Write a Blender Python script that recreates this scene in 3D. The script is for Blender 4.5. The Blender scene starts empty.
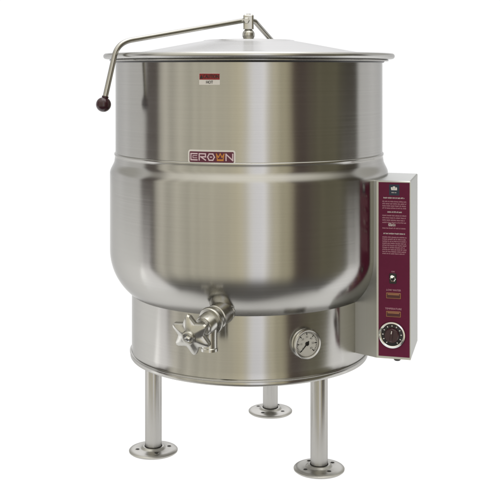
import bpy, math, random
from mathutils import Vector, Matrix

random.seed(7)
U = 0.0025                      # one photograph pixel at the kettle's axis, in metres
F = 1060.0                      # camera distance to the axis (and focal length) in the same units
H = 373.0                       # lens height above the floor
YH = 69.0                       # picture row of the horizon
XA = 249.0                      # picture column of the kettle's axis
sc = bpy.context.scene
C = sc.collection

# ------------------------------------------------------------------ mesh helpers
class MB:
    """collects faces (in pixel units, z up) for ONE mesh object"""
    def __init__(self):
        self.v = []; self.f = []; self.m = []
    def add(self, verts, faces, mi=0):
        o = len(self.v)
        self.v += [tuple(p) for p in verts]
        self.f += [tuple(o + i for i in f) for f in faces]
        self.m += [mi] * len(faces)
        return self
    def lathe(self, prof, seg=128, M=None, mi=0, closed=False):
        M = M or Matrix.Identity(4)
        vs, fs = [], []
        n = len(prof); rings = []
        for r, z in prof:
            if r < 1e-6:
                rings.append([len(vs)]); vs.append(M @ Vector((0, 0, z)))
            else:
                ring = []
                for i in range(seg):
                    a = 2 * math.pi * i / seg
                    ring.append(len(vs)); vs.append(M @ Vector((r * math.cos(a), r * math.sin(a), z)))
                rings.append(ring)
        pairs = [(k, k + 1) for k in range(n - 1)] + ([(n - 1, 0)] if closed else [])
        for k, l in pairs:
            A, B = rings[k], rings[l]
            for i in range(seg):
                j = (i + 1) % seg
                if len(A) == 1 and len(B) == 1: continue
                if len(A) == 1: fs.append((A[0], B[i], B[j]))
                elif len(B) == 1: fs.append((A[i], B[0], A[j]))
                else: fs.append((A[i], B[i], B[j], A[j]))
        return self.add(vs, fs, mi)
    def tube(self, pts, r, seg=20, mi=0, cap=True):
        pts = [Vector(p) for p in pts]
        n = len(pts); vs, fs = [], []
        rr = r if isinstance(r, (list, tuple)) else [r] * n
        up = None
        for k in range(n):
            t = (pts[min(k + 1, n - 1)] - pts[max(k - 1, 0)]).normalized()
            if up is None:
                up = Vector((0, 0, 1)) if abs(t.z) < .9 else Vector((0, 1, 0))
            s = t.cross(up).normalized(); u = s.cross(t).normalized(); up = u
            for i in range(seg):
                a = 2 * math.pi * i / seg
                vs.append(pts[k] + (s * math.cos(a) + u * math.sin(a)) * rr[k])
        for k in range(n - 1):
            for i in range(seg):
                j = (i + 1) % seg
                fs.append((k * seg + i, k * seg + j, (k + 1) * seg + j, (k + 1) * seg + i))
        if cap:
            fs.append(tuple(range(seg))[::-1]); fs.append(tuple((n - 1) * seg + i for i in range(seg)))
        return self.add(vs, fs, mi)
    def prism(self, poly, z0, z1, M=None, mi=0, bevel=0.0, mi_top=None):
        """poly in the xy plane, extruded z0..z1; bevel insets the top edge"""
        M = M or Matrix.Identity(4)
        n = len(poly)
        area = sum(poly[i][0] * poly[(i + 1) % n][1] - poly[(i + 1) % n][0] * poly[i][1] for i in range(n))
        if area < 0: poly = poly[::-1]
        vs = [(x, y, z0) for x, y in poly]
        if bevel > 0:
            ins = inset(poly, bevel)
            vs += [(x, y, z1 - bevel) for x, y in poly] + [(x, y, z1) for x, y in ins]; L = 3
        else:
            vs += [(x, y, z1) for x, y in poly]; L = 2
        fs = [tuple(range(n))[::-1]]
        for l in range(L - 1):
            for i in range(n):
                j = (i + 1) % n
                fs.append((l * n + i, l * n + j, (l + 1) * n + j, (l + 1) * n + i))
        self.add([M @ Vector(p) for p in vs], fs, mi)
        o = len(self.v) - n
        self.f.append(tuple(o + i for i in range(n))); self.m.append(mi if mi_top is None else mi_top)
        return self
    def build(self, name, mats, parent=None, loc=(0, 0, 0), smooth=35, label=None, xf=None):
        loc = Vector(loc)
        me = bpy.data.meshes.new(name)
        pts = [((xf(Vector(p)) if xf else Vector(p)) - loc) * U for p in self.v]
        me.from_pydata(pts, [], self.f)
        for m in (mats if isinstance(mats, (list, tuple)) else [mats]): me.materials.append(m)
        for p, mi in zip(me.polygons, self.m): p.material_index = mi; p.use_smooth = True
        me.validate(); me.update()
        me.set_sharp_from_angle(angle=math.radians(smooth))
        o = bpy.data.objects.new(name, me); C.objects.link(o)
        o.location = loc * U
        if parent:
            o.parent = parent
            o.location = loc * U - world_loc(parent)
        if label: o['label'] = label
        return o

def world_loc(o):
    v = Vector(o.location)
    while o.parent: o = o.parent; v += Vector(o.location)
    return v

def inset(poly, d):
    n = len(poly); out = []
    for i in range(n):
        p0, p, p1 = Vector(poly[i - 1]), Vector(poly[i]), Vector(poly[(i + 1) % n])
        e0 = (p - p0).normalized(); e1 = (p1 - p).normalized()
        n0 = Vector((-e0.y, e0.x)); n1 = Vector((-e1.y, e1.x))
        b = n0 + n1
        b = b / max(b.dot(b) / 2, .2)
        out.append(tuple(p + b * d))
    return out

def round_rect(w, h, r, k=6):
    pts = []
    for cx, cy, a0 in ((w / 2 - r, h / 2 - r, 0), (-w / 2 + r, h / 2 - r, 90), (-w / 2 + r, -h / 2 + r, 180), (w / 2 - r, -h / 2 + r, 270)):
        for i in range(k + 1):
            a = math.radians(a0 + 90 * i / k)
            pts.append((cx + r * math.cos(a), cy + r * math.sin(a)))
    return pts

def circle(r, n=32, a0=0):
    return [(r * math.cos(a0 + 2 * math.pi * i / n), r * math.sin(a0 + 2 * math.pi * i / n)) for i in range(n)]

def frame_to(origin, zdir, xdir):
    """matrix whose z points along zdir and x roughly along xdir"""
    z = Vector(zdir).normalized()
    x = Vector(xdir); x = (x - z * x.dot(z)).normalized()
    y = z.cross(x)
    M = Matrix((x, y, z)).transposed().to_4x4()
    M.translation = Vector(origin)
    return M

def text_mesh(s, size, align='CENTER', spacing=1.0):
    cu = bpy.data.curves.new('lettering', 'FONT')
    cu.body = s; cu.size = size; cu.align_x = align; cu.align_y = 'CENTER'; cu.space_character = spacing
    cu.resolution_u = 3; cu.fill_mode = 'FRONT'
    o = bpy.data.objects.new('lettering', cu); C.objects.link(o)
    dg = bpy.context.evaluated_depsgraph_get(); dg.update()
    me = bpy.data.meshes.new_from_object(o.evaluated_get(dg))
    vs = [tuple(v.co) for v in me.vertices]; fs = [tuple(p.vertices) for p in me.polygons]
    bpy.data.objects.remove(o); bpy.data.curves.remove(cu); bpy.data.meshes.remove(me)
    return vs, fs

def text(mb, s, size, x, y, off, mi, width=None, bold=0):
    vs, fs = text_mesh(s, size)
    if not vs: return
    w = max(v[0] for v in vs) - min(v[0] for v in vs)
    k = width / w if width else 1
    mb.add([(v[0] * k + x, v[1] + y, off) for v in vs], fs, mi)
    if bold:
        mb.add([(v[0] * k + x + bold, v[1] + y + bold * .3, off + .05) for v in vs], fs, mi)

# ------------------------------------------------------------------ materials
def nodes(name):
    m = bpy.data.materials.new(name); m.use_nodes = True
    nt = m.node_tree
    return m, nt, nt.nodes['Principled BSDF']

def steel(name, col, rough, aniso=0.0, mode='round', bump=0.0, var=0.06):
    """brushed stainless: fine scratch noise in the gloss and a little bump"""
    m, nt, b = nodes(name); N = nt.nodes.new; L = nt.links.new
    b.inputs['Metallic'].default_value = 1; b.inputs['Specular Tint'].default_value = (.62, .62, .62, 1)
    tc = N('ShaderNodeTexCoord'); mp = N('ShaderNodeMapping')
    mp.inputs['Scale'].default_value = {'round': (1.5, 1.5, 330), 'flat': (330, 330, 3), 'cast': (60, 60, 60), 'tube': (260, 260, 5)}[mode]
    L(tc.outputs['Object'], mp.inputs['Vector'])
    nz = N('ShaderNodeTexNoise'); nz.inputs['Scale'].default_value = 1.6; nz.inputs['Detail'].default_value = 4
    L(mp.outputs[0], nz.inputs['Vector'])
    nz2 = N('ShaderNodeTexNoise'); nz2.inputs['Scale'].default_value = 5; nz2.inputs['Detail'].default_value = 3
    L(tc.outputs['Object'], nz2.inputs['Vector'])
    mr = N('ShaderNodeMapRange'); mr.inputs[3].default_value = rough - var; mr.inputs[4].default_value = rough + var
    L(nz.outputs['Fac'], mr.inputs[0]); 
    ad = N('ShaderNodeMath'); ad.operation = 'MULTIPLY_ADD'; ad.inputs[1].default_value = .07; ad.inputs[2].default_value = -.035
    L(nz2.outputs['Fac'], ad.inputs[0])
    sm = N('ShaderNodeMath'); sm.operation = 'ADD'
    L(mr.outputs[0], sm.inputs[0]); L(ad.outputs[0], sm.inputs[1]); L(sm.outputs[0], b.inputs['Roughness'])
    mx = N('ShaderNodeMix'); mx.data_type = 'RGBA'
    mx.inputs[6].default_value = (*[c * .93 for c in col], 1); mx.inputs[7].default_value = (*[min(c * 1.06, 1) for c in col], 1)
    L(nz.outputs['Fac'], mx.inputs[0]); L(mx.outputs[2], b.inputs['Base Color'])
    if aniso:
        b.inputs['Anisotropic'].default_value = aniso
        tg = N('ShaderNodeTangent'); tg.direction_type = 'RADIAL'; tg.axis = 'Z'
        L(tg.outputs[0], b.inputs['Tangent']); b.inputs['Anisotropic Rotation'].default_value = .25
    if mode == 'round' and aniso > .8:
        mw = N('ShaderNodeMapping'); mw.inputs['Scale'].default_value = (9, 9, 5); L(tc.outputs['Object'], mw.inputs['Vector'])
        nw = N('ShaderNodeTexNoise'); nw.inputs['Scale'].default_value = 1; nw.inputs['Detail'].default_value = 1
        L(mw.outputs[0], nw.inputs['Vector'])
        bw = N('ShaderNodeBump'); bw.inputs['Strength'].default_value = 1; bw.inputs['Distance'].default_value = .0009
        L(nw.outputs['Fac'], bw.inputs['Height'])
    else: bw = None
    if bump:
        bp = N('ShaderNodeBump'); bp.inputs['Strength'].default_value = bump; bp.inputs['Distance'].default_value = .0006
        L(nz.outputs['Fac'], bp.inputs['Height'])
        if bw: L(bw.outputs[0], bp.inputs['Normal'])
        L(bp.outputs[0], b.inputs['Normal'])
    return m

def paint(name, col, rough=.5, metallic=0.0, mottle=.06, scale=60, coat=0.0):
    m, nt, b = nodes(name); N = nt.nodes.new; L = nt.links.new
    tc = N('ShaderNodeTexCoord'); nz = N('ShaderNodeTexNoise'); nz.inputs['Scale'].default_value = scale; nz.inputs['Detail'].default_value = 4
    L(tc.outputs['Object'], nz.inputs['Vector'])
    mx = N('ShaderNodeMix'); mx.data_type = 'RGBA'
    mx.inputs[6].default_value = (*[c * (1 - mottle) for c in col], 1); mx.inputs[7].default_value = (*[min(1, c * (1 + mottle)) for c in col], 1)
    L(nz.outputs['Fac'], mx.inputs[0]); L(mx.outputs[2], b.inputs['Base Color'])
    b.inputs['Roughness'].default_value = rough; b.inputs['Metallic'].default_value = metallic
    b.inputs['Coat Weight'].default_value = coat
    return m

SC = (.465, .456, .434)
M_body = steel('brushed_steel_body', SC, .195, .85, 'round', .005, .025)
M_lid = steel('brushed_steel_lid', (.56, .555, .54), .28, .5, 'round', .008, .03)
M_leg = steel('satin_steel_tube', (.44, .43, .41), .25, .5, 'tube', .0, .02)
M_foot = steel('cast_steel_foot', (.46, .45, .42), .34, 0, 'cast', .15)
M_valve = steel('cast_steel_valve', (.56, .55, .515), .27, 0, 'cast', .15)
M_rod = steel('polished_steel_rod', (.50, .49, .465), .22, 0, 'cast', .03)
M_box = steel('satin_steel_sheet', (.58, .585, .565), .40, 0, 'flat', .03)
M_chrome = steel('chrome', (.75, .75, .74), .1, 0, 'cast', 0, .02)
M_maroon = paint('maroon_panel_film', (.125, .007, .041), .45, mottle=.1, scale=90)
M_maroon.node_tree.nodes['Principled BSDF'].inputs['Specular IOR Level'].default_value = .22
M_ball = paint('dark_maroon_plastic', (.036, .006, .013), .24, mottle=.2, coat=.3)
M_pink = paint('pale_pink_print', (.56, .30, .37), .5)
M_letter = paint('nameplate_lettering', (.74, .56, .63), .5)
M_white = paint('white_print', (.80, .77, .75), .5)
M_red = paint('red_print', (.30, .012, .016), .45)
M_black = paint('black_plastic', (.012, .011, .012), .35)
M_navy = paint('navy_print', (.012, .022, .050), .4)
M_gold = paint('gold_print', (.62, .24, .045), .45)
M_amber = paint('amber_lens', (.33, .14, .065), .4)
M_amberdark = paint('dark_amber_lens', (.07, .012, .014), .4)
M_plate = paint('nameplate_maroon', (.115, .012, .040), .4)
M_hole = paint('hole_black', (.010, .009, .008), .8)
M_face = paint('gauge_face', (.72, .71, .68), .5, mottle=.05)
M_paper = paint('white_studio_paper', (.88, .88, .88), .9, mottle=.01, scale=4)
nt = M_paper.node_tree; b = nt.nodes['Principled BSDF']
tl = nt.nodes.new('ShaderNodeBsdfTranslucent'); tl.inputs['Color'].default_value = (.88, .88, .88, 1)
ms = nt.nodes.new('ShaderNodeMixShader'); ms.inputs[0].default_value = .8
nt.links.new(b.outputs[0], ms.inputs[1]); nt.links.new(tl.outputs[0], ms.inputs[2])
nt.links.new(ms.outputs[0], nt.nodes['Material Output'].inputs['Surface'])
M_glass, nt, b = nodes('gauge_glass')
b.inputs['Base Color'].default_value = (1, 1, 1, 1); b.inputs['Roughness'].default_value = .03
b.inputs['Transmission Weight'].default_value = 1; b.inputs['IOR'].default_value = 1.12

# ------------------------------------------------------------------ the surface it stands on
g = MB()
def front_edge(q):                      # the sheet's rounded front edge
    t = min(abs(q - 90) / 52, 1); return 182 + 98 * t * t * (3 - 2 * t)
edge = [(-1500, 0), (-1500, 2600), (1500, 2600), (1500, 0)] + [(front_edge(q) * math.cos(math.radians(-q)), front_edge(q) * math.sin(math.radians(-q))) for q in range(0, 181, 4)]
g.add([(x, y, 0) for x, y in edge], [tuple(range(len(edge)))[::-1]])
ground = g.build('ground', M_paper); ground['kind'] = 'structure'

# ------------------------------------------------------------------ the kettle
kettle = bpy.data.objects.new('steam_kettle', None); C.objects.link(kettle)
kettle['label'] = 'large brushed steel jacketed steam kettle with maroon control box standing on three flanged legs'
kettle['category'] = 'steam kettle'

def arc(cx, cz, r, a0, a1, n):
    return [(cx + r * math.cos(math.radians(a0 + (a1 - a0) * i / n)), cz + r * math.sin(math.radians(a0 + (a1 - a0) * i / n))) for i in range(n + 1)]

# upper pan wall
bowl = MB()
bowl.lathe([(128, 384), (128, 292), (132.5, 288), (132.5, 292)] + [(132.5, 292 + 86 * i / 8) for i in range(1, 9)] + [(132.5, 381.5)], 192)
ob_bowl = bowl.build('bowl', M_body, kettle, (0, 0, 288))
rim = MB()
rim.lathe([(128, 379.5), (132.4, 379.5), (133.2, 380.6)] + arc(137.6, 381.4, .9, -90, 90, 6) + [(128, 382.3)], 192, closed=True)
rim.build('rim', M_body, ob_bowl, (0, 0, 380))

sl = MB(); sl.lathe([(132.3, 379.0), (133.6, 379.2), (134.4, 380.0), (134.4, 381.25), (132.3, 381.25)], 160, closed=True)  # black ring put in as the dark shadow line under the lid flange
sl.build('rim_shade_line', M_black, ob_bowl, (0, 0, 380))

# jacket: welded lip, flare, straight wall, rounded shoulder under
jk = MB()
prof = [(128, 291.0), (132.52, 291.0), (133.4, 290.6), (133.7, 289.8), (133.5, 288.6), (133.0, 287.4), (133.2, 285.2)]
for i in range(0, 13):
    t = i / 12; s = t * t * (3 - 2 * t)
    prof.append((133.4 + 4.5 * s, 284.2 - 13.0 * t))
prof += [(138.0, 268 - (268 - 198) * i / 6) for i in range(1, 7)]
prof += arc(138 - 54, 196, 54, 0, -58, 22)[1:]
prof += [(106, 145)]
jk.lathe(prof, 192)
ob_jacket = jk.build('jacket', M_body, kettle, (0, 0, 150), smooth=50)

# cylindrical base with its rolled bottom ring
sk = MB()
sk.lathe([(112, 157), (116.0, 157), (116.6, 156.2), (116.6, 140), (116.6, 120), (116.6, 102), (116.6, 97.4), (116.9, 96.4), (112, 96.2)], 192)
ob_skirt = sk.build('base_skirt', M_body, kettle, (0, 0, 90))
br = MB()
br.lathe([(90, 96.3), (117.2, 96.3), (118.2, 95.9), (118.5, 95.2), (118.1, 94.6), (117.7, 94.2), (117.9, 93.8), (118.0, 91.2), (117.5, 90.4), (116.8, 90.2), (90, 90.2)], 192, closed=True)
br.build('base_ring', M_body, ob_skirt, (0, 0, 90))
bp = MB(); bp.lathe([(0, 92), (89.9, 92), (89.9, 95), (0, 95)], 96)
bp.build('base_plate', M_leg, ob_skirt, (0, 0, 90))

# lid
lid = MB()
lid.lathe([(0, 382.6), (141.2, 382.6)] + arc(141.6, 385.5, 2.8, -88, 70, 12) + [(140.6, 388.4), (136, 388.6), (116, 389.0), (108, 389.8), (100, 391.0),
          (80, 394.7), (60, 398.4), (46, 400.9), (44.5, 401.7), (42, 402.0), (30, 402.4), (12, 402.7), (0, 402.8)], 192)
ob_lid = lid.build('lid', M_lid, kettle, (0, 0, 386), smooth=20)
hub = MB()
hub.lathe([(0, 402.2), (7.5, 402.2), (7.5, 403.2)] + arc(0, 407.2, 6.2, -38, 52, 10) + [(3.6, 412.4), (3.6, 413.5), (0, 413.5)], 40, M=Matrix.Translation((-.5, 0, 0)))
blk = round_rect(10.5, 10, 2.2)
hub.prism(blk, 412.8, 427.3, M=Matrix.Translation((-.5, 0, 0)), bevel=1.0)
hub.lathe([(0, 0), (3.2, 0), (3.2, 2.2), (2.4, 2.8), (0, 2.8)], 6, M=frame_to((-2.5, -4.8, 421), (0, -1, .1), (1, 0, 0)))
hub.lathe([(0, 426.8), (2.6, 426.8), (2.6, 428), (0, 428.4)], 24, M=Matrix.Translation((-.5, 0, 0)))
hub.build('pivot_post', M_valve, ob_lid, (0, 0, 403))

# lifting handle: rod bent down at the left with a ball grip
def bez(p0, p1, p2, n):
    p0, p1, p2 = map(Vector, (p0, p1, p2))
    return [p0 * (1 - t) ** 2 + p1 * 2 * t * (1 - t) + p2 * t * t for t in [i / n for i in range(n + 1)]]
def pix(x, y, D):
    """point at distance D from the lens that the photograph shows at column x, row y"""
    return Vector(((x - XA) * D / F, D - F, H - (y - YH) * D / F))
b0, b1, b2 = pix(103.5, 104.5, 972), pix(117.5, 42.5, 975), pix(243.5, 20.5, 1058)
e0 = b1 + (b0 - b1).normalized() * 13; e1 = b1 + (b2 - b1).normalized() * 15
rod = MB(); rod.tube([b0 + (b1 - b0).normalized() * 4, e0] + bez(e0, b1, e1, 10)[1:] + [b2], 2.5, 24)
ob_rod = rod.build('lift_handle', M_rod, ob_lid, tuple(b2))
ball = MB()
Mb = frame_to(b0, b1 - b0, (1, 0, 0))
ball.lathe([(0, -6.9)] + arc(0, 0, 6.9, -80, 66, 24) + [(3.1, 6.5), (3.1, 7.8), (2.6, 8.0)], 40, M=Mb)
ball.build('ball_grip', M_ball, ob_rod, tuple(b0))
r2 = MB(); q0, q1 = pix(255, 21.5, 1060), pix(271, 39.8, 1085)
r2.tube([pix(252, 20.5, 1058), q0] + bez(q0, q0 + (q1 - q0) * .25, q1, 6)[1:] + [q1 + (q1 - q0) * .12], 2.5, 20)
r2.build('hinge_rod', M_rod, ob_lid, tuple(q1))

# three legs, each a tube on a round flanged foot with four bolt holes
legp = MB()
legp.lathe([(6.0, 1.8), (8.1, 1.8), (8.1, 4.2)] + [(8.1, 4.2 + 86 * i / 4) for i in range(1, 5)] + [(6.0, 90.2)], 48, closed=True)
def legpos(k):
    a = math.radians((41.5, -74.4, 165.9)[k]); r = (98.4, 96.8, 95.4)[k]
    return Vector((r * math.sin(a), -r * math.cos(a), 0))
L0 = legpos(0)
leg = legp.build('leg', M_leg, None); leg.location = L0 * U; leg.parent = kettle
ft = MB()
ft.lathe([(0, .1), (22.6, .1), (23.6, .9), (23.7, 1.9), (22.9, 2.7), (20.4, 3.3), (18.6, 3.5), (12.8, 3.7), (11.6, 4.2), (10.6, 5.3), (9.7, 5.8), (8.25, 5.7), (8.25, 3.8), (0, 3.8)], 72)
ft.lathe([(8.11, 5.6), (8.7, 5.75), (8.6, 6.15), (8.11, 6.25)], 48, mi=1)
for q in range(4):
    a = math.radians(33 + 90 * q)
    Mh = Matrix.Translation((15.6 * math.cos(a), 15.6 * math.sin(a), 0))
    ft.lathe([(0, 3.0), (1.9, 3.0), (1.9, 3.72), (0, 3.72)], 20, M=Mh, mi=1)
    ft.lathe([(1.88, 3.4), (1.9, 3.78), (2.2, 3.74), (2.6, 3.4)], 20, M=Mh)
foot = ft.build('foot_flange', [M_foot, M_hole], None); foot.parent = leg
for k in (1, 2):
    l2 = leg.copy(); C.objects.link(l2); l2.parent = kettle; l2.location = legpos(k) * U
    f2 = foot.copy(); C.objects.link(f2); f2.parent = l2; f2.rotation_euler = (0, 0, math.radians(-17 if k == 1 else 24))

# ------------------------------------------------------------------ labels wrapped round the pan
def on_wall(R, az, z0):
    def xf(p):
        a = math.radians(az) + p.x / R
        return Vector(((R + p.z) * math.sin(a), -(R + p.z) * math.cos(a), z0 + p.y))
    return xf
def rect_grid(mb, w, h, r, off, mi, n=14):
    """rounded plate subdivided across its width so that it can bend"""
    P = round_rect(w, h, r, 5)
    xs = sorted(set([round(p[0], 4) for p in P] + [-w / 2 + w * i / n for i in range(n + 1)]))
    def hy(x):
        d = abs(x) - (w / 2 - r)
        return h / 2 if d <= 0 else h / 2 - r + math.sqrt(max(r * r - d * d, 0))
    vs = []; fs = []
    for x in xs: vs += [(x, -hy(x), 0), (x, -hy(x), off), (x, hy(x), off), (x, hy(x), 0)]
    for i in range(len(xs) - 1):
        a, b = 4 * i, 4 * i + 4
        fs += [(a, b, b + 1, a + 1), (a + 1, b + 1, b + 2, a + 2), (a + 2, b + 2, b + 3, a + 3)]
    e = 4 * (len(xs) - 1)
    fs += [(0, 1, 2, 3), (e, e + 3, e + 2, e + 1)]
    mb.add(vs, fs, mi)
def stroke(mb, x0, y0, x1, y1, w, off, mi):
    d = Vector((x1 - x0, y1 - y0)); L = d.length; d /= L; n = Vector((-d.y, d.x)) * w / 2
    a = Vector((x0, y0)) - d * w * .5; b = Vector((x1, y1)) + d * w * .5
    mb.add([(*(a - n), off), (*(b - n), off), (*(b + n), off), (*(a + n), off)], [(0, 1, 2, 3)], mi)

# maker's plate
np_ = MB()
rect_grid(np_, 43.5, 12.4, 2.4, .45, 0)
rect_grid(np_, 40.6, 9.4, 1.0, .62, 1)
def seq(pts, w=1.05, mi=2, dx=0, off=.75):
    for i, (a, b) in enumerate(zip(pts, pts[1:])):
        stroke(np_, a[0] + dx, a[1], b[0] + dx, b[1], w, off + .02 * i, mi)
hw, hh = 2.95, 2.75
seq([(hw, hh), (-hw, hh), (-hw, -hh), (hw, -hh)], dx=-15.9)
seq([(hw * .95, .95), (-hw * .35, .95), (-hw * .35, -.95), (hw * .95, -.95)], .55, dx=-15.9)
seq([(-hw, -hh), (-hw, hh), (hw, hh), (hw, .1), (-hw * .5, .1), (hw, -hh)], dx=-8.0)
seq([(-hw * .55, hh), (hw * .55, hh), (hw * 1.05, 0), (hw * .55, -hh), (-hw * .55, -hh), (-hw * 1.05, 0), (-hw * .55, hh)], dx=0)
seq([(-hw * .2, 0), (hw * .2, 0)], .9, dx=0)
seq([(-3.4, 2.9), (-2.6, -2.2), (2.6, -2.2), (3.4, 2.9), (1.6, -.2), (0, 3.2), (-1.6, -.2), (-3.4, 2.9)], .8, 3, dx=8.3)
seq([(-2.7, -3.0), (2.7, -3.0)], .7, 3, dx=8.3)
seq([(-hw, -hh), (-hw, hh), (hw, -hh), (hw, hh)], dx=16.4)
np_.build('name_plate', [M_white, M_plate, M_letter, M_gold], ob_bowl, (-33, -128.5, 295.4), xf=on_wall(132.5, -14.5, 295.6),
          label='small maroon name plate with pale lettering and a gold crown')
# warning sticker
ws2 = MB(); rect_grid(ws2, 19.2, 10.2, .4, .25, 0)
n0 = len(ws2.v); rect_grid(ws2, 18.6, 5.3, .2, .42, 1)
ws2.v = ws2.v[:n0] + [(x, y + 2.1, z) for x, y, z in ws2.v[n0:]]
text(ws2, 'CAUTION', 4.6, 1.2, 2.05, .55, 2, 14.2, .22)
ws2.add([(-8.9, .3, .55), (-5.9, .3, .55), (-7.4, 3.9, .55)], [(0, 1, 2)], 2)
text(ws2, 'HOT', 3.6, 0, -2.9, .55, 2, 6.2, .12)
ws2.build('warning_label', [M_white, M_red, M_black], ob_bowl, (-34.7, -128, 364), xf=on_wall(132.5, -15.2, 364.2),
          label='small red and white warning sticker')

# ------------------------------------------------------------------ draw-off valve
V0 = Vector((-19, -116, 160)); V1 = Vector((-49.5, -160, 146.5))
ax = (V1 - V0).normalized()
def at(t): return V0 + ax * t
Mv = frame_to(V0, ax, (0, 0, 1))
vb = MB()
vb.lathe([(0, 20), (8.6, 20), (8.6, 23.2), (11.6, 23.4), (12.1, 24.0), (12.1, 26.4), (11.6, 27.0), (9.2, 27.2), (9.0, 34), (8.2, 36.5), (7.4, 37), (7.4, 40), (5, 40.5), (4.4, 47), (0, 47)], 48, M=Mv)
ob_valve = vb.build('draw_off_valve', M_valve, kettle, tuple(V0), smooth=40)
pp = MB(); pp.tube([at(-9) + Vector((3, 6, 1.5)), at(-4), at(2), at(14)], 7.4, 32)
pp.lathe([(7.3, -2.6), (8.4, -2.2), (8.7, -1.2), (8.3, -.3), (7.3, 0)], 32, M=Mv)
pp.build('outlet_pipe', M_valve, ob_valve, tuple(V0))
un = MB(); Mu = frame_to(at(6.5), ax, (0, 0, 1))
un.lathe([(7.2, -4.4), (9.4, -4.4), (9.9, -3.9), (9.9, -2.6), (9.5, -2.2), (9.5, -1.2), (10.4, -.6), (10.8, .2), (10.8, 11.4), (10.2, 12.2), (9.6, 12.4), (9.6, 14.6), (7.2, 14.6)], 56, M=Mu)
un.build('union_nut', M_valve, ob_valve, tuple(at(6.5)))
sp = MB(); S0 = at(28)
sp.lathe([(0, 2), (7.2, 2), (7.4, -6), (7.0, -10), (7.0, -22), (7.6, -22.6), (7.6, -25), (6.2, -25.4), (5.6, -25.4), (5.6, -10), (0, -10)], 36, M=Matrix.Translation(S0))
sp.build('spout', M_valve, ob_valve, tuple(S0))
# star hand knob: hub, six tapering pointed arms
kn = MB()
kd = Vector((-.40, -.88, -.26)).normalized()
kc = V1 + ax * 1.5
Mk = frame_to(kc, kd, (0, 0, 1))
star = []
NL = 6
for q in range(NL):
    a = 2 * math.pi * q / NL + .06
    w = math.pi / NL
    for da, r in ((-.62 * w, 13.3), (-.20 * w, 16.9), (0.0, 17.8), (.20 * w, 16.9), (.62 * w, 13.3), (w, 11.7)):
        star.append((r * math.cos(a + da), r * math.sin(a + da)))
def star_ring(z, k, dr=0):
    return [Mk @ Vector((x * k * 1.06, y * k * 1.06, z)) for x, y in star]
n = len(star)
rings = [star_ring(-8.0, .55), star_ring(-7.4, .88), star_ring(-5.6, .98), star_ring(-3.0, 1.0), star_ring(-1.4, .95), star_ring(-.4, .84), star_ring(.6, .66), star_ring(1.6, .42)]
vs = [p for r in rings for p in r]; fs = []
for l in range(len(rings) - 1):
    for i in range(n):
        j = (i + 1) % n
        fs.append((l * n + i, l * n + j, (l + 1) * n + j, (l + 1) * n + i))
fs.append(tuple(range(n))[::-1]); fs.append(tuple((len(rings) - 1) * n + i for i in range(n)))
kn.add(vs, fs)
kn.lathe([(0, -13), (5.4, -13), (6.2, -9), (6.6, -4), (6.4, 1.8), (5.9, 3.6), (4.9, 3.9), (4.3, 3.0), (3.2, 2.8), (0, 2.8)], 36, M=Mk)
kn.lathe([(0, 3.0), (2.5, 3.0), (2.5, 4.6), (1.6, 5.4), (0, 5.7)], 24, M=Mk, mi=1)
kn.build('hand_knob', [M_valve, M_chrome], ob_valve, tuple(kc), smooth=28)

# ------------------------------------------------------------------ pressure gauge on the skirt
ga = math.radians(25.6)
gn = Vector((math.sin(ga), -math.cos(ga), .03))
gc = Vector((116.6 * math.sin(ga), -116.6 * math.cos(ga), 126.3)) * 1.0
Mg = frame_to(gc, gn, (math.cos(ga), math.sin(ga), 0))
Md = Mg @ Matrix.Translation((0, 0, -2.8)) @ Matrix.Diagonal((1.05, 1.05, 1, 1))
gg = MB()
def front_edge(q):                      # the sheet's rounded front edge
    t = min(abs(q - 90) / 52, 1); return 182 + 98 * t * t * (3 - 2 * t)
gg.lathe([(0, -3), (13.4, -3), (13.4, 0), (12.7, .6), (12.6, 2.6), (13.2, 3.0), (13.7, 3.8), (13.7, 4.9), (13.1, 5.7), (12.2, 6.0), (11.5, 5.6), (11.4, 3.6), (0, 3.6)], 72, M=Mg)
ob_g = gg.build('pressure_gauge', M_rod, kettle, tuple(gc), smooth=30)
gf = MB()
gf.lathe([(0, 6.42), (10.85, 6.42), (10.85, 6.6), (0, 6.6)], 64, M=Md)
for q in range(0, 31):
    a = math.radians(225 - 270 * q / 30); big = q % 5 == 0
    r0, r1, w = (7.4, 9.7, .42) if big else (8.7, 9.7, .24)
    c, s = math.cos(a), math.sin(a)
    p = [(r0 * c - w * s, r0 * s + w * c), (r0 * c + w * s, r0 * s - w * c), (r1 * c + w * s, r1 * s - w * c), (r1 * c - w * s, r1 * s + w * c)]
    gf.add([Md @ Vector((x, y, 6.66)) for x, y in p], [(0, 1, 2, 3)], 1)
for i in range(40):                              # printed scale arc
    a, b = math.radians(225 - 270 * i / 40), math.radians(225 - 270 * (i + 1) / 40)
    gf.add([Md @ Vector((r * math.cos(t), r * math.sin(t), 6.65)) for r, t in ((9.75, a), (9.95, a), (9.95, b), (9.75, b))], [(0, 1, 2, 3)], 1)
for q in range(0, 31, 5):
    a = math.radians(225 - 270 * q / 30)
    nv, nf = text_mesh(str(q * 2), 2.5)
    gf.add([Md @ Vector((v[0] + 5.7 * math.cos(a), v[1] + 5.7 * math.sin(a), 6.66)) for v in nv], nf, 1)
gf.build('dial_face', [M_face, M_black], ob_g, tuple(gc))
nd = MB()
na = math.radians(227)
d = Vector((math.cos(na), math.sin(na))); e = Vector((-d.y, d.x))
nd.add([Md @ Vector((*(d * a + e * b), 7.0)) for a, b in ((-2.6, .75), (-2.6, -.75), (2, -.55), (8.6, -.25), (8.6, .25), (2, .55))], [(0, 1, 2, 3, 4, 5)])
nd.lathe([(0, 6.6), (1.7, 6.6), (1.7, 7.5), (0, 7.7)], 20, M=Md @ Matrix.Translation((.6, .8, 0)) @ Matrix.Translation((-.6, -.8, 0)))
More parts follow.
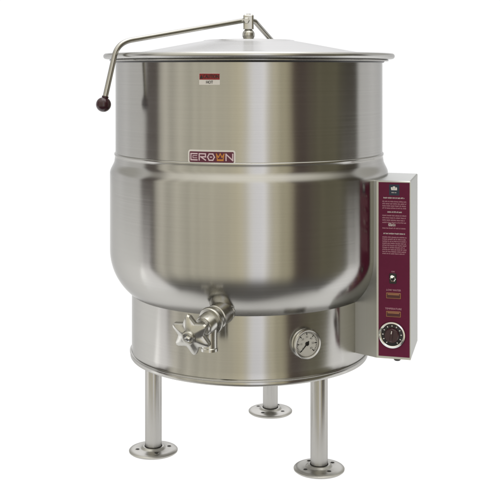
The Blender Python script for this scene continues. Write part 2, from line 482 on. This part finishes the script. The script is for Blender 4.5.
nd.build('needle', M_black, ob_g, tuple(gc))
gl = MB(); gl.lathe([(0, 7.9), (10.95, 7.9), (10.95, 8.2), (0, 8.2)], 64, M=Md)
gl.build('gauge_glass', M_glass, ob_g, tuple(gc))

# ------------------------------------------------------------------ control box
DA, DB, DC = 983.0, 974.6, 1046.0
A = Vector(((376.6 - XA) * DA / F, DA - F)); B = Vector(((410.6 - XA) * DB / F, DB - F)); Cc = Vector(((417.6 - XA) * DC / F, DC - F))
ztop = H - (181.2 - YH) * DB / F; zbot = H - (360.2 - YH) * DB / F
back = Vector((112, 5)); S = Vector((96.5, -56))
poly = [tuple(A), tuple(B), tuple(Cc), tuple(back), tuple(S)]
hb = MB(); 
hb.prism([tuple(p) for p in poly], zbot, ztop, bevel=.9)
ob_box = hb.build('control_box', M_box, kettle, (B.x, B.y, zbot), smooth=25, label='silver control box with maroon front panel')
# front-face frame: x across to the right, y up, z out of the face
fx = Vector((B.x - A.x, B.y - A.y, 0)); W = fx.length; fx.normalize()
fz = Vector((fx.y, -fx.x, 0))
def face_pt(px, py):
    """face coordinates of the picture point (intersection of its ray with the front face)"""
    o = Vector((0, -F, H)); d = Vector(((px - XA) / F, 1, -(py - YH) / F))
    a3 = Vector((A.x, A.y, zbot))
    t = (a3 - o).dot(fz) / d.dot(fz)
    p = o + d * t - a3
    return p.dot(fx), p.z
Mf = Matrix((fx, Vector((0, 0, 1)), fz)).transposed().to_4x4(); Mf.translation = Vector((A.x, A.y, zbot))
hgt = ztop - zbot
KX = W / 34.0                                   # face units per picture pixel
cx = face_pt(394.3, 270)[0]
pan = MB()
x0, y0 = face_pt(378.6, 357.6); x1, y1 = face_pt(409.6, 183.2)
y0 = 2.2; y1 = hgt - 1.6
pan.prism([(x0, y0), (x1, y0), (x1, y1), (x0, y1)], .02, .5)
def P(px, py): return face_pt(px, py)
def bar(xa, xb, yc, h, mi, off=.56):
    pan.add([(xa, yc - h / 2, off), (xb, yc - h / 2, off), (xb, yc + h / 2, off), (xa, yc + h / 2, off)], [(0, 1, 2, 3)], mi)
def line_of_print(xa, xb, yc, h, mi, off=.56):
    """a row of tiny print: word after word of letter-sized strokes"""
    x = xa
    while x < xb - .4:
        wl = random.randint(2, 8)
        for _ in range(wl):
            if x > xb - .4: break
            w = random.uniform(.34, .52)
            k = random.random()
            if k < .35: bar(x, x + w * .42, yc, h, mi, off); bar(x + w * .42, x + w, yc + random.choice((-1, 1, 0)) * h * .34, h * .3, mi, off)
            elif k < .7: bar(x, x + w, yc + h * .36, h * .26, mi, off); bar(x, x + w, yc - h * .36, h * .26, mi, off); bar(x, x + w * .36, yc, h * .5, mi, off)
            else: bar(x, x + w * .4, yc - h * .1, h * .8, mi, off); bar(x + w * .62, x + w, yc - h * .1, h * .8, mi, off)
            x += w + .17
        x += .42
# dark blue emblem with white mark
xa, ya = P(389.2, 195.2); xb, yb = P(399.4, 184.6)
bar(xa, xb, (ya + yb) / 2, yb - ya, 2)
mx_, my_ = (xa + xb) / 2, (ya + yb) / 2 + 1.2
for dx_, wv, dy_ in ((-2.2, 1.6, .4), (-.2, 2.0, .9), (1.8, 1.5, .2)):
    bar(mx_ + dx_ - wv / 2, mx_ + dx_ + wv / 2, my_ + dy_, 2.4 - abs(dx_) * .3, 3, .6)
bar(mx_ - 2.8, mx_ + 2.6, my_ - .9, 1.0, 3, .61)
line_of_print(mx_ - 2.4, mx_ + 2.4, my_ - 3.6, .9, 3, .6)
def heading(pxa, pxb, py, h=1.15):
    (xa, y), (xb, _) = P(pxa, py), P(pxb, py); line_of_print(xa, xb, y, h, 3)
def para(pxa, pxb, pya, pyb, rows):
    for r in range(rows):
        py = pya + (pyb - pya) * r / max(rows - 1, 1)
        (xa, y), (xb, _) = P(pxa, py), P(pxb - (random.uniform(0, 3) if r % 3 == 2 else 0), py)
        line_of_print(xa, xb, y, 1.05, 1)
heading(383.5, 405, 197.6)
para(382.5, 406.5, 201.2, 207.8, 4)
heading(387.5, 402, 211.8)
para(382.5, 406.5, 215.2, 222.2, 4)
heading(388.5, 395.5, 224.6, 2.6)
para(382.5, 406.5, 227.8, 229.4, 1)
heading(383.5, 406, 233.2)
para(382.5, 406.5, 236.8, 253.2, 9)
for s, px, py, wpx, sz in (('ON', 393, 271.6, 3.2, 1.7), ('LOW WATER', 393.6, 290.2, 14.5, 2.4), ('TEMPERATURE', 393.4, 308.8, 16.5, 2.4)):
    x, y = P(px, py); text(pan, s, sz, x, y, .56, 4, wpx * KX, .05)
pan.build('control_panel', [M_maroon, M_pink, M_navy, M_white, M_pink], ob_box, tuple(Mf.translation), xf=lambda p: Mf @ p, label='maroon panel printed with instructions')
# indicator lights
for py in (295.6, 314.0):
    x, y = P(393.6, py)
    il = MB()
    il.prism(round_rect(13.6, 5.4, .5, 3), .5, 1.1, M=Matrix.Translation((x, y, 0)), bevel=.25, mi=0, mi_top=0)
    il.prism(round_rect(12.2, 3.9, .3, 3), 1.05, 1.5, M=Matrix.Translation((x, y, 0)), bevel=.3, mi=1)
    il.prism(round_rect(10.6, 1.2, .2, 3), 1.45, 1.62, M=Matrix.Translation((x, y + 1.3, 0)), mi=0)
    il.build('indicator_light', [M_amber, M_amberdark], ob_box, tuple(Mf @ Vector((x, y, .5))), xf=lambda p: Mf @ p)
# toggle switch
x, y = P(393.0, 278.4)
tg = MB(); T = Matrix.Translation((x, y, 0))
tg.prism(round_rect(6.6, 9.6, 1.2, 3), .5, .9, M=T, bevel=.2)
tg.lathe([(0, .8), (2.9, .8), (2.9, 1.9), (2.4, 2.3), (0, 2.3)], 6, M=T, mi=1)
tg.lathe([(0, 2.2), (1.9, 2.2), (1.9, 3.0), (0, 3.2)], 20, M=T, mi=0)
tg.tube([(x, y, 2.6), (x + .1, y + 1.6, 5.6), (x + .15, y + 3.1, 8.4)], [.75, 1.05, 1.45], 16, mi=1)
tg.build('toggle_switch', [M_black, M_chrome], ob_box, tuple(Mf @ Vector((x, y, .5))), xf=lambda p: Mf @ p)
# thermostat dial: chrome ring, black face with white graduations, knob
x, y = P(392.3, 334.6)
T = Matrix.Translation((x, y, 0))
dl = MB()
dl.lathe([(9.6, .5), (12.6, .5), (12.7, 1.4), (12.0, 2.9), (10.8, 3.4), (9.9, 2.9), (9.6, 1.6)], 72, M=T, mi=0, closed=True)
dl.lathe([(0, .6), (9.7, .6), (9.7, 1.8), (9.4, 2.0), (0, 2.0)], 64, M=T, mi=1)
for q in range(11):
    a = math.radians(235 - 290 * q / 10)
    c, s = math.cos(a), math.sin(a); r0, r1, w = 7.8, 9.1, .42
    dl.add([(x + r * c - k * w * s, y + r * s + k * w * c, 2.06) for r, k in ((r0, 1), (r0, -1), (r1, -1), (r1, 1))], [(0, 1, 2, 3)], 2)
dl.lathe([(0, 1.9), (7.0, 1.9), (6.7, 4.6), (6.0, 5.4), (0, 5.6)], 36, M=T, mi=3)
dl.prism(round_rect(2.2, 9.6, .8, 3), 5.2, 7.6, M=T @ Matrix.Rotation(math.radians(-8), 4, 'Z'), bevel=.4, mi=3)
dl.add([(x - .35, y + 2.2, 7.66), (x + .35, y + 2.2, 7.66), (x + .75, y + 5, 7.66), (x + .1, y + 5, 7.66)], [(0, 1, 2, 3)], 2)
dl.build('thermostat_dial', [M_chrome, M_black, M_white, M_ball], ob_box, tuple(Mf @ Vector((x, y, .5))), xf=lambda p: Mf @ p, smooth=40)
# cable gland under the box
cg = MB(); gp = Vector((A.x * .35 + B.x * .65, A.y * .35 + B.y * .65 + 9, zbot))
cg.lathe([(0, .2), (3.4, .2), (3.4, -2.4), (2.6, -3.4), (0, -3.4)], 20, M=Matrix.Translation(gp))
cg.build('cable_gland', M_black, ob_box, tuple(gp))

# ------------------------------------------------------------------ studio surroundings and lamps
def lin(c): c /= 255; return c / 12.92 if c <= .04045 else ((c + .055) / 1.055) ** 2.4
w = bpy.data.worlds.new('World'); sc.world = w; w.use_nodes = True
nt = w.node_tree; N = nt.nodes.new; L = nt.links.new
bg = nt.nodes['Background']
tc = N('ShaderNodeTexCoord'); sx = N('ShaderNodeSeparateXYZ'); L(tc.outputs['Generated'], sx.inputs[0])
ng = N('ShaderNodeMath'); ng.operation = 'MULTIPLY'; ng.inputs[1].default_value = -1; L(sx.outputs['Y'], ng.inputs[0])
at2 = N('ShaderNodeMath'); at2.operation = 'ARCTAN2'; L(sx.outputs['X'], at2.inputs[0]); L(ng.outputs[0], at2.inputs[1])
mp = N('ShaderNodeMath'); mp.operation = 'MULTIPLY_ADD'; mp.inputs[1].default_value = 1 / (2 * math.pi); mp.inputs[2].default_value = .5
L(at2.outputs[0], mp.inputs[0])
ramp = N('ShaderNodeValToRGB'); L(mp.outputs[0], ramp.inputs[0])
# what stands round the studio, by compass bearing from the kettle (0 = towards the lens, + = to its right)
ROOM = [(-180, 1.03, 1.03, 1.03), (-128, 1.02, 1.02, 1.02), (-118, .84, .84, .83), (-99, .78, .77, .75), (-94, .14, .12, .11), (-83, .13, .11, .10), (-78, .67, .64, .56), (-50, .71, .68, .57),
        (-20, .70, .66, .53), (-11, .72, .67, .51), (-7, .88, .81, .60), (-1, 1.0, .97, .88), (4, 1.16, 1.16, 1.21), (11, 1.16, 1.16, 1.22), (15, .94, .91, .84), (20, .74, .69, .53), (30, .62, .57, .40),
        (38, .13, .10, .08), (46, .11, .085, .075), (60, .17, .155, .105), (78, .165, .152, .10), (88, .085, .075, .055), (101, .08, .07, .055), (106, .80, .80, .79), (118, .86, .86, .86), (128, 1.02, 1.02, 1.02), (180, 1.03, 1.03, 1.03)]
cr = ramp.color_ramp
for i, (a, r, g_, b_) in enumerate(ROOM):
    p = a / 360 + .5
    e = cr.elements[0] if i == 0 else (cr.elements[1] if i == 1 else cr.elements.new(min(p, 1)))
    if i < 2: e.position = p
for e, (a, r, g_, b_) in zip(sorted(cr.elements, key=lambda e: e.position), ROOM):
    e.position = min(a / 360 + .5, 1); e.color = (r, g_, b_, 1)
el = N('ShaderNodeMapRange'); el.interpolation_type = 'SMOOTHSTEP'; L(sx.outputs['Z'], el.inputs[0])
el.inputs[1].default_value = .42; el.inputs[2].default_value = .8; el.inputs[3].default_value = 0; el.inputs[4].default_value = 1
mix = N('ShaderNodeMix'); mix.data_type = 'RGBA'; L(el.outputs[0], mix.inputs[0]); 
nzw = N('ShaderNodeTexNoise'); nzw.noise_dimensions = '1D'; nzw.inputs['Scale'].default_value = 46; nzw.inputs['Detail'].default_value = 3
L(mp.outputs[0], nzw.inputs['W'])
fm = N('ShaderNodeMapRange'); fm.inputs[1].default_value = -.05; fm.inputs[2].default_value = .25; fm.inputs[3].default_value = 0; fm.inputs[4].default_value = .75
L(ng.outputs[0], fm.inputs[0])
nm = N('ShaderNodeMath'); nm.operation = 'SUBTRACT'; L(nzw.outputs['Fac'], nm.inputs[0]); nm.inputs[1].default_value = .38
n2 = N('ShaderNodeMath'); n2.operation = 'MULTIPLY_ADD'; L(nm.outputs[0], n2.inputs[0]); L(fm.outputs[0], n2.inputs[1]); n2.inputs[2].default_value = 1
vm = N('ShaderNodeVectorMath'); vm.operation = 'SCALE'; L(ramp.outputs[0], vm.inputs[0]); L(n2.outputs[0], vm.inputs['Scale'])
L(vm.outputs[0], mix.inputs[6])
mix.inputs[7].default_value = (1.3, 1.27, 1.15, 1)
bg.inputs['Strength'].default_value = 1
# the studio's own dim floor, beyond the paper
dn = N('ShaderNodeMapRange'); dn.interpolation_type = 'SMOOTHSTEP'; L(sx.outputs['Z'], dn.inputs[0])
dn.inputs[1].default_value = -.30; dn.inputs[2].default_value = -.60; dn.inputs[3].default_value = 0; dn.inputs[4].default_value = 1
mix2 = N('ShaderNodeMix'); mix2.data_type = 'RGBA'; L(dn.outputs[0], mix2.inputs[0]); L(mix.outputs[2], mix2.inputs[6])
mix2.inputs[7].default_value = (.13, .125, .12, 1)
# upper rear: bright panel added to light the lid's centre, dimmer walls beside it
def mrange(src, a, b, lo=0, hi=1):
    m = N('ShaderNodeMapRange'); m.interpolation_type = 'SMOOTHSTEP'; L(src, m.inputs[0])
    m.inputs[1].default_value = a; m.inputs[2].default_value = b; m.inputs[3].default_value = lo; m.inputs[4].default_value = hi
    return m.outputs[0]
ab = N('ShaderNodeMath'); ab.operation = 'ABSOLUTE'; L(sx.outputs['X'], ab.inputs[0])
up_ = mrange(sx.outputs['Z'], .13, .24); rear = mrange(sx.outputs['Y'], .15, .4)
mk = N('ShaderNodeMath'); mk.operation = 'MULTIPLY'; L(up_, mk.inputs[0]); L(rear, mk.inputs[1])
pc = N('ShaderNodeMix'); pc.data_type = 'RGBA'; L(mrange(ab.outputs[0], .12, .55), pc.inputs[0])
pc.inputs[6].default_value = (1.85, 1.85, 1.9, 1); pc.inputs[7].default_value = (.62, .61, .57, 1)
mix3 = N('ShaderNodeMix'); mix3.data_type = 'RGBA'; L(mk.outputs[0], mix3.inputs[0]); L(mix2.outputs[2], mix3.inputs[6]); L(pc.outputs[2], mix3.inputs[7])
L(mix3.outputs[2], bg.inputs['Color'])

def lamp(name, kind, loc, target, power, **kw):
    d = bpy.data.lights.new(name, kind); d.energy = power
    for k, v in kw.items(): setattr(d, k, v)
    o = bpy.data.objects.new(name, d); C.objects.link(o)
    o.location = loc
    o.rotation_euler = (Vector(target) - Vector(loc)).to_track_quat('-Z', 'Y').to_euler()
    return o
lamp('overhead_fill', 'AREA', (0, -.5, 4.2), (0, -.1, 0), 32, shape='RECTANGLE', size=3.0, size_y=2.4)  # added fill from above for the ground, lid and box top
# added fill lamp under the translucent sheet keeps the ground white and shadowless
lamp('under_sheet_fill', 'AREA', (0, (2760 - 180) / 2 * U, -.1), (0, (2760 - 180) / 2 * U, 1), 199, shape='RECTANGLE', color=(.985, .99, 1.0), size=7.4, size_y=(2760 + 180) * U)

# ------------------------------------------------------------------ camera: level, with a lens shift like a view camera
cam = bpy.data.cameras.new('camera'); co = bpy.data.objects.new('camera', cam); C.objects.link(co)
co.location = Vector((0, -F, H)) * U
co.rotation_euler = (math.radians(90), 0, 0)
cam.sensor_width = 36; cam.lens = 36 * F / 500
cam.shift_x = -(XA - 250) / 500
cam.shift_y = -(250 - YH) / 500
cam.clip_start = .05; cam.clip_end = 200
sc.camera = co
sc.render.resolution_x = sc.render.resolution_y = 1024
sc.view_settings.view_transform = 'Standard'; sc.view_settings.look = 'None'
sc.view_settings.exposure = 0; sc.view_settings.gamma = 1
sc.view_settings.use_curve_mapping = False
sc.cycles.max_bounces = 8
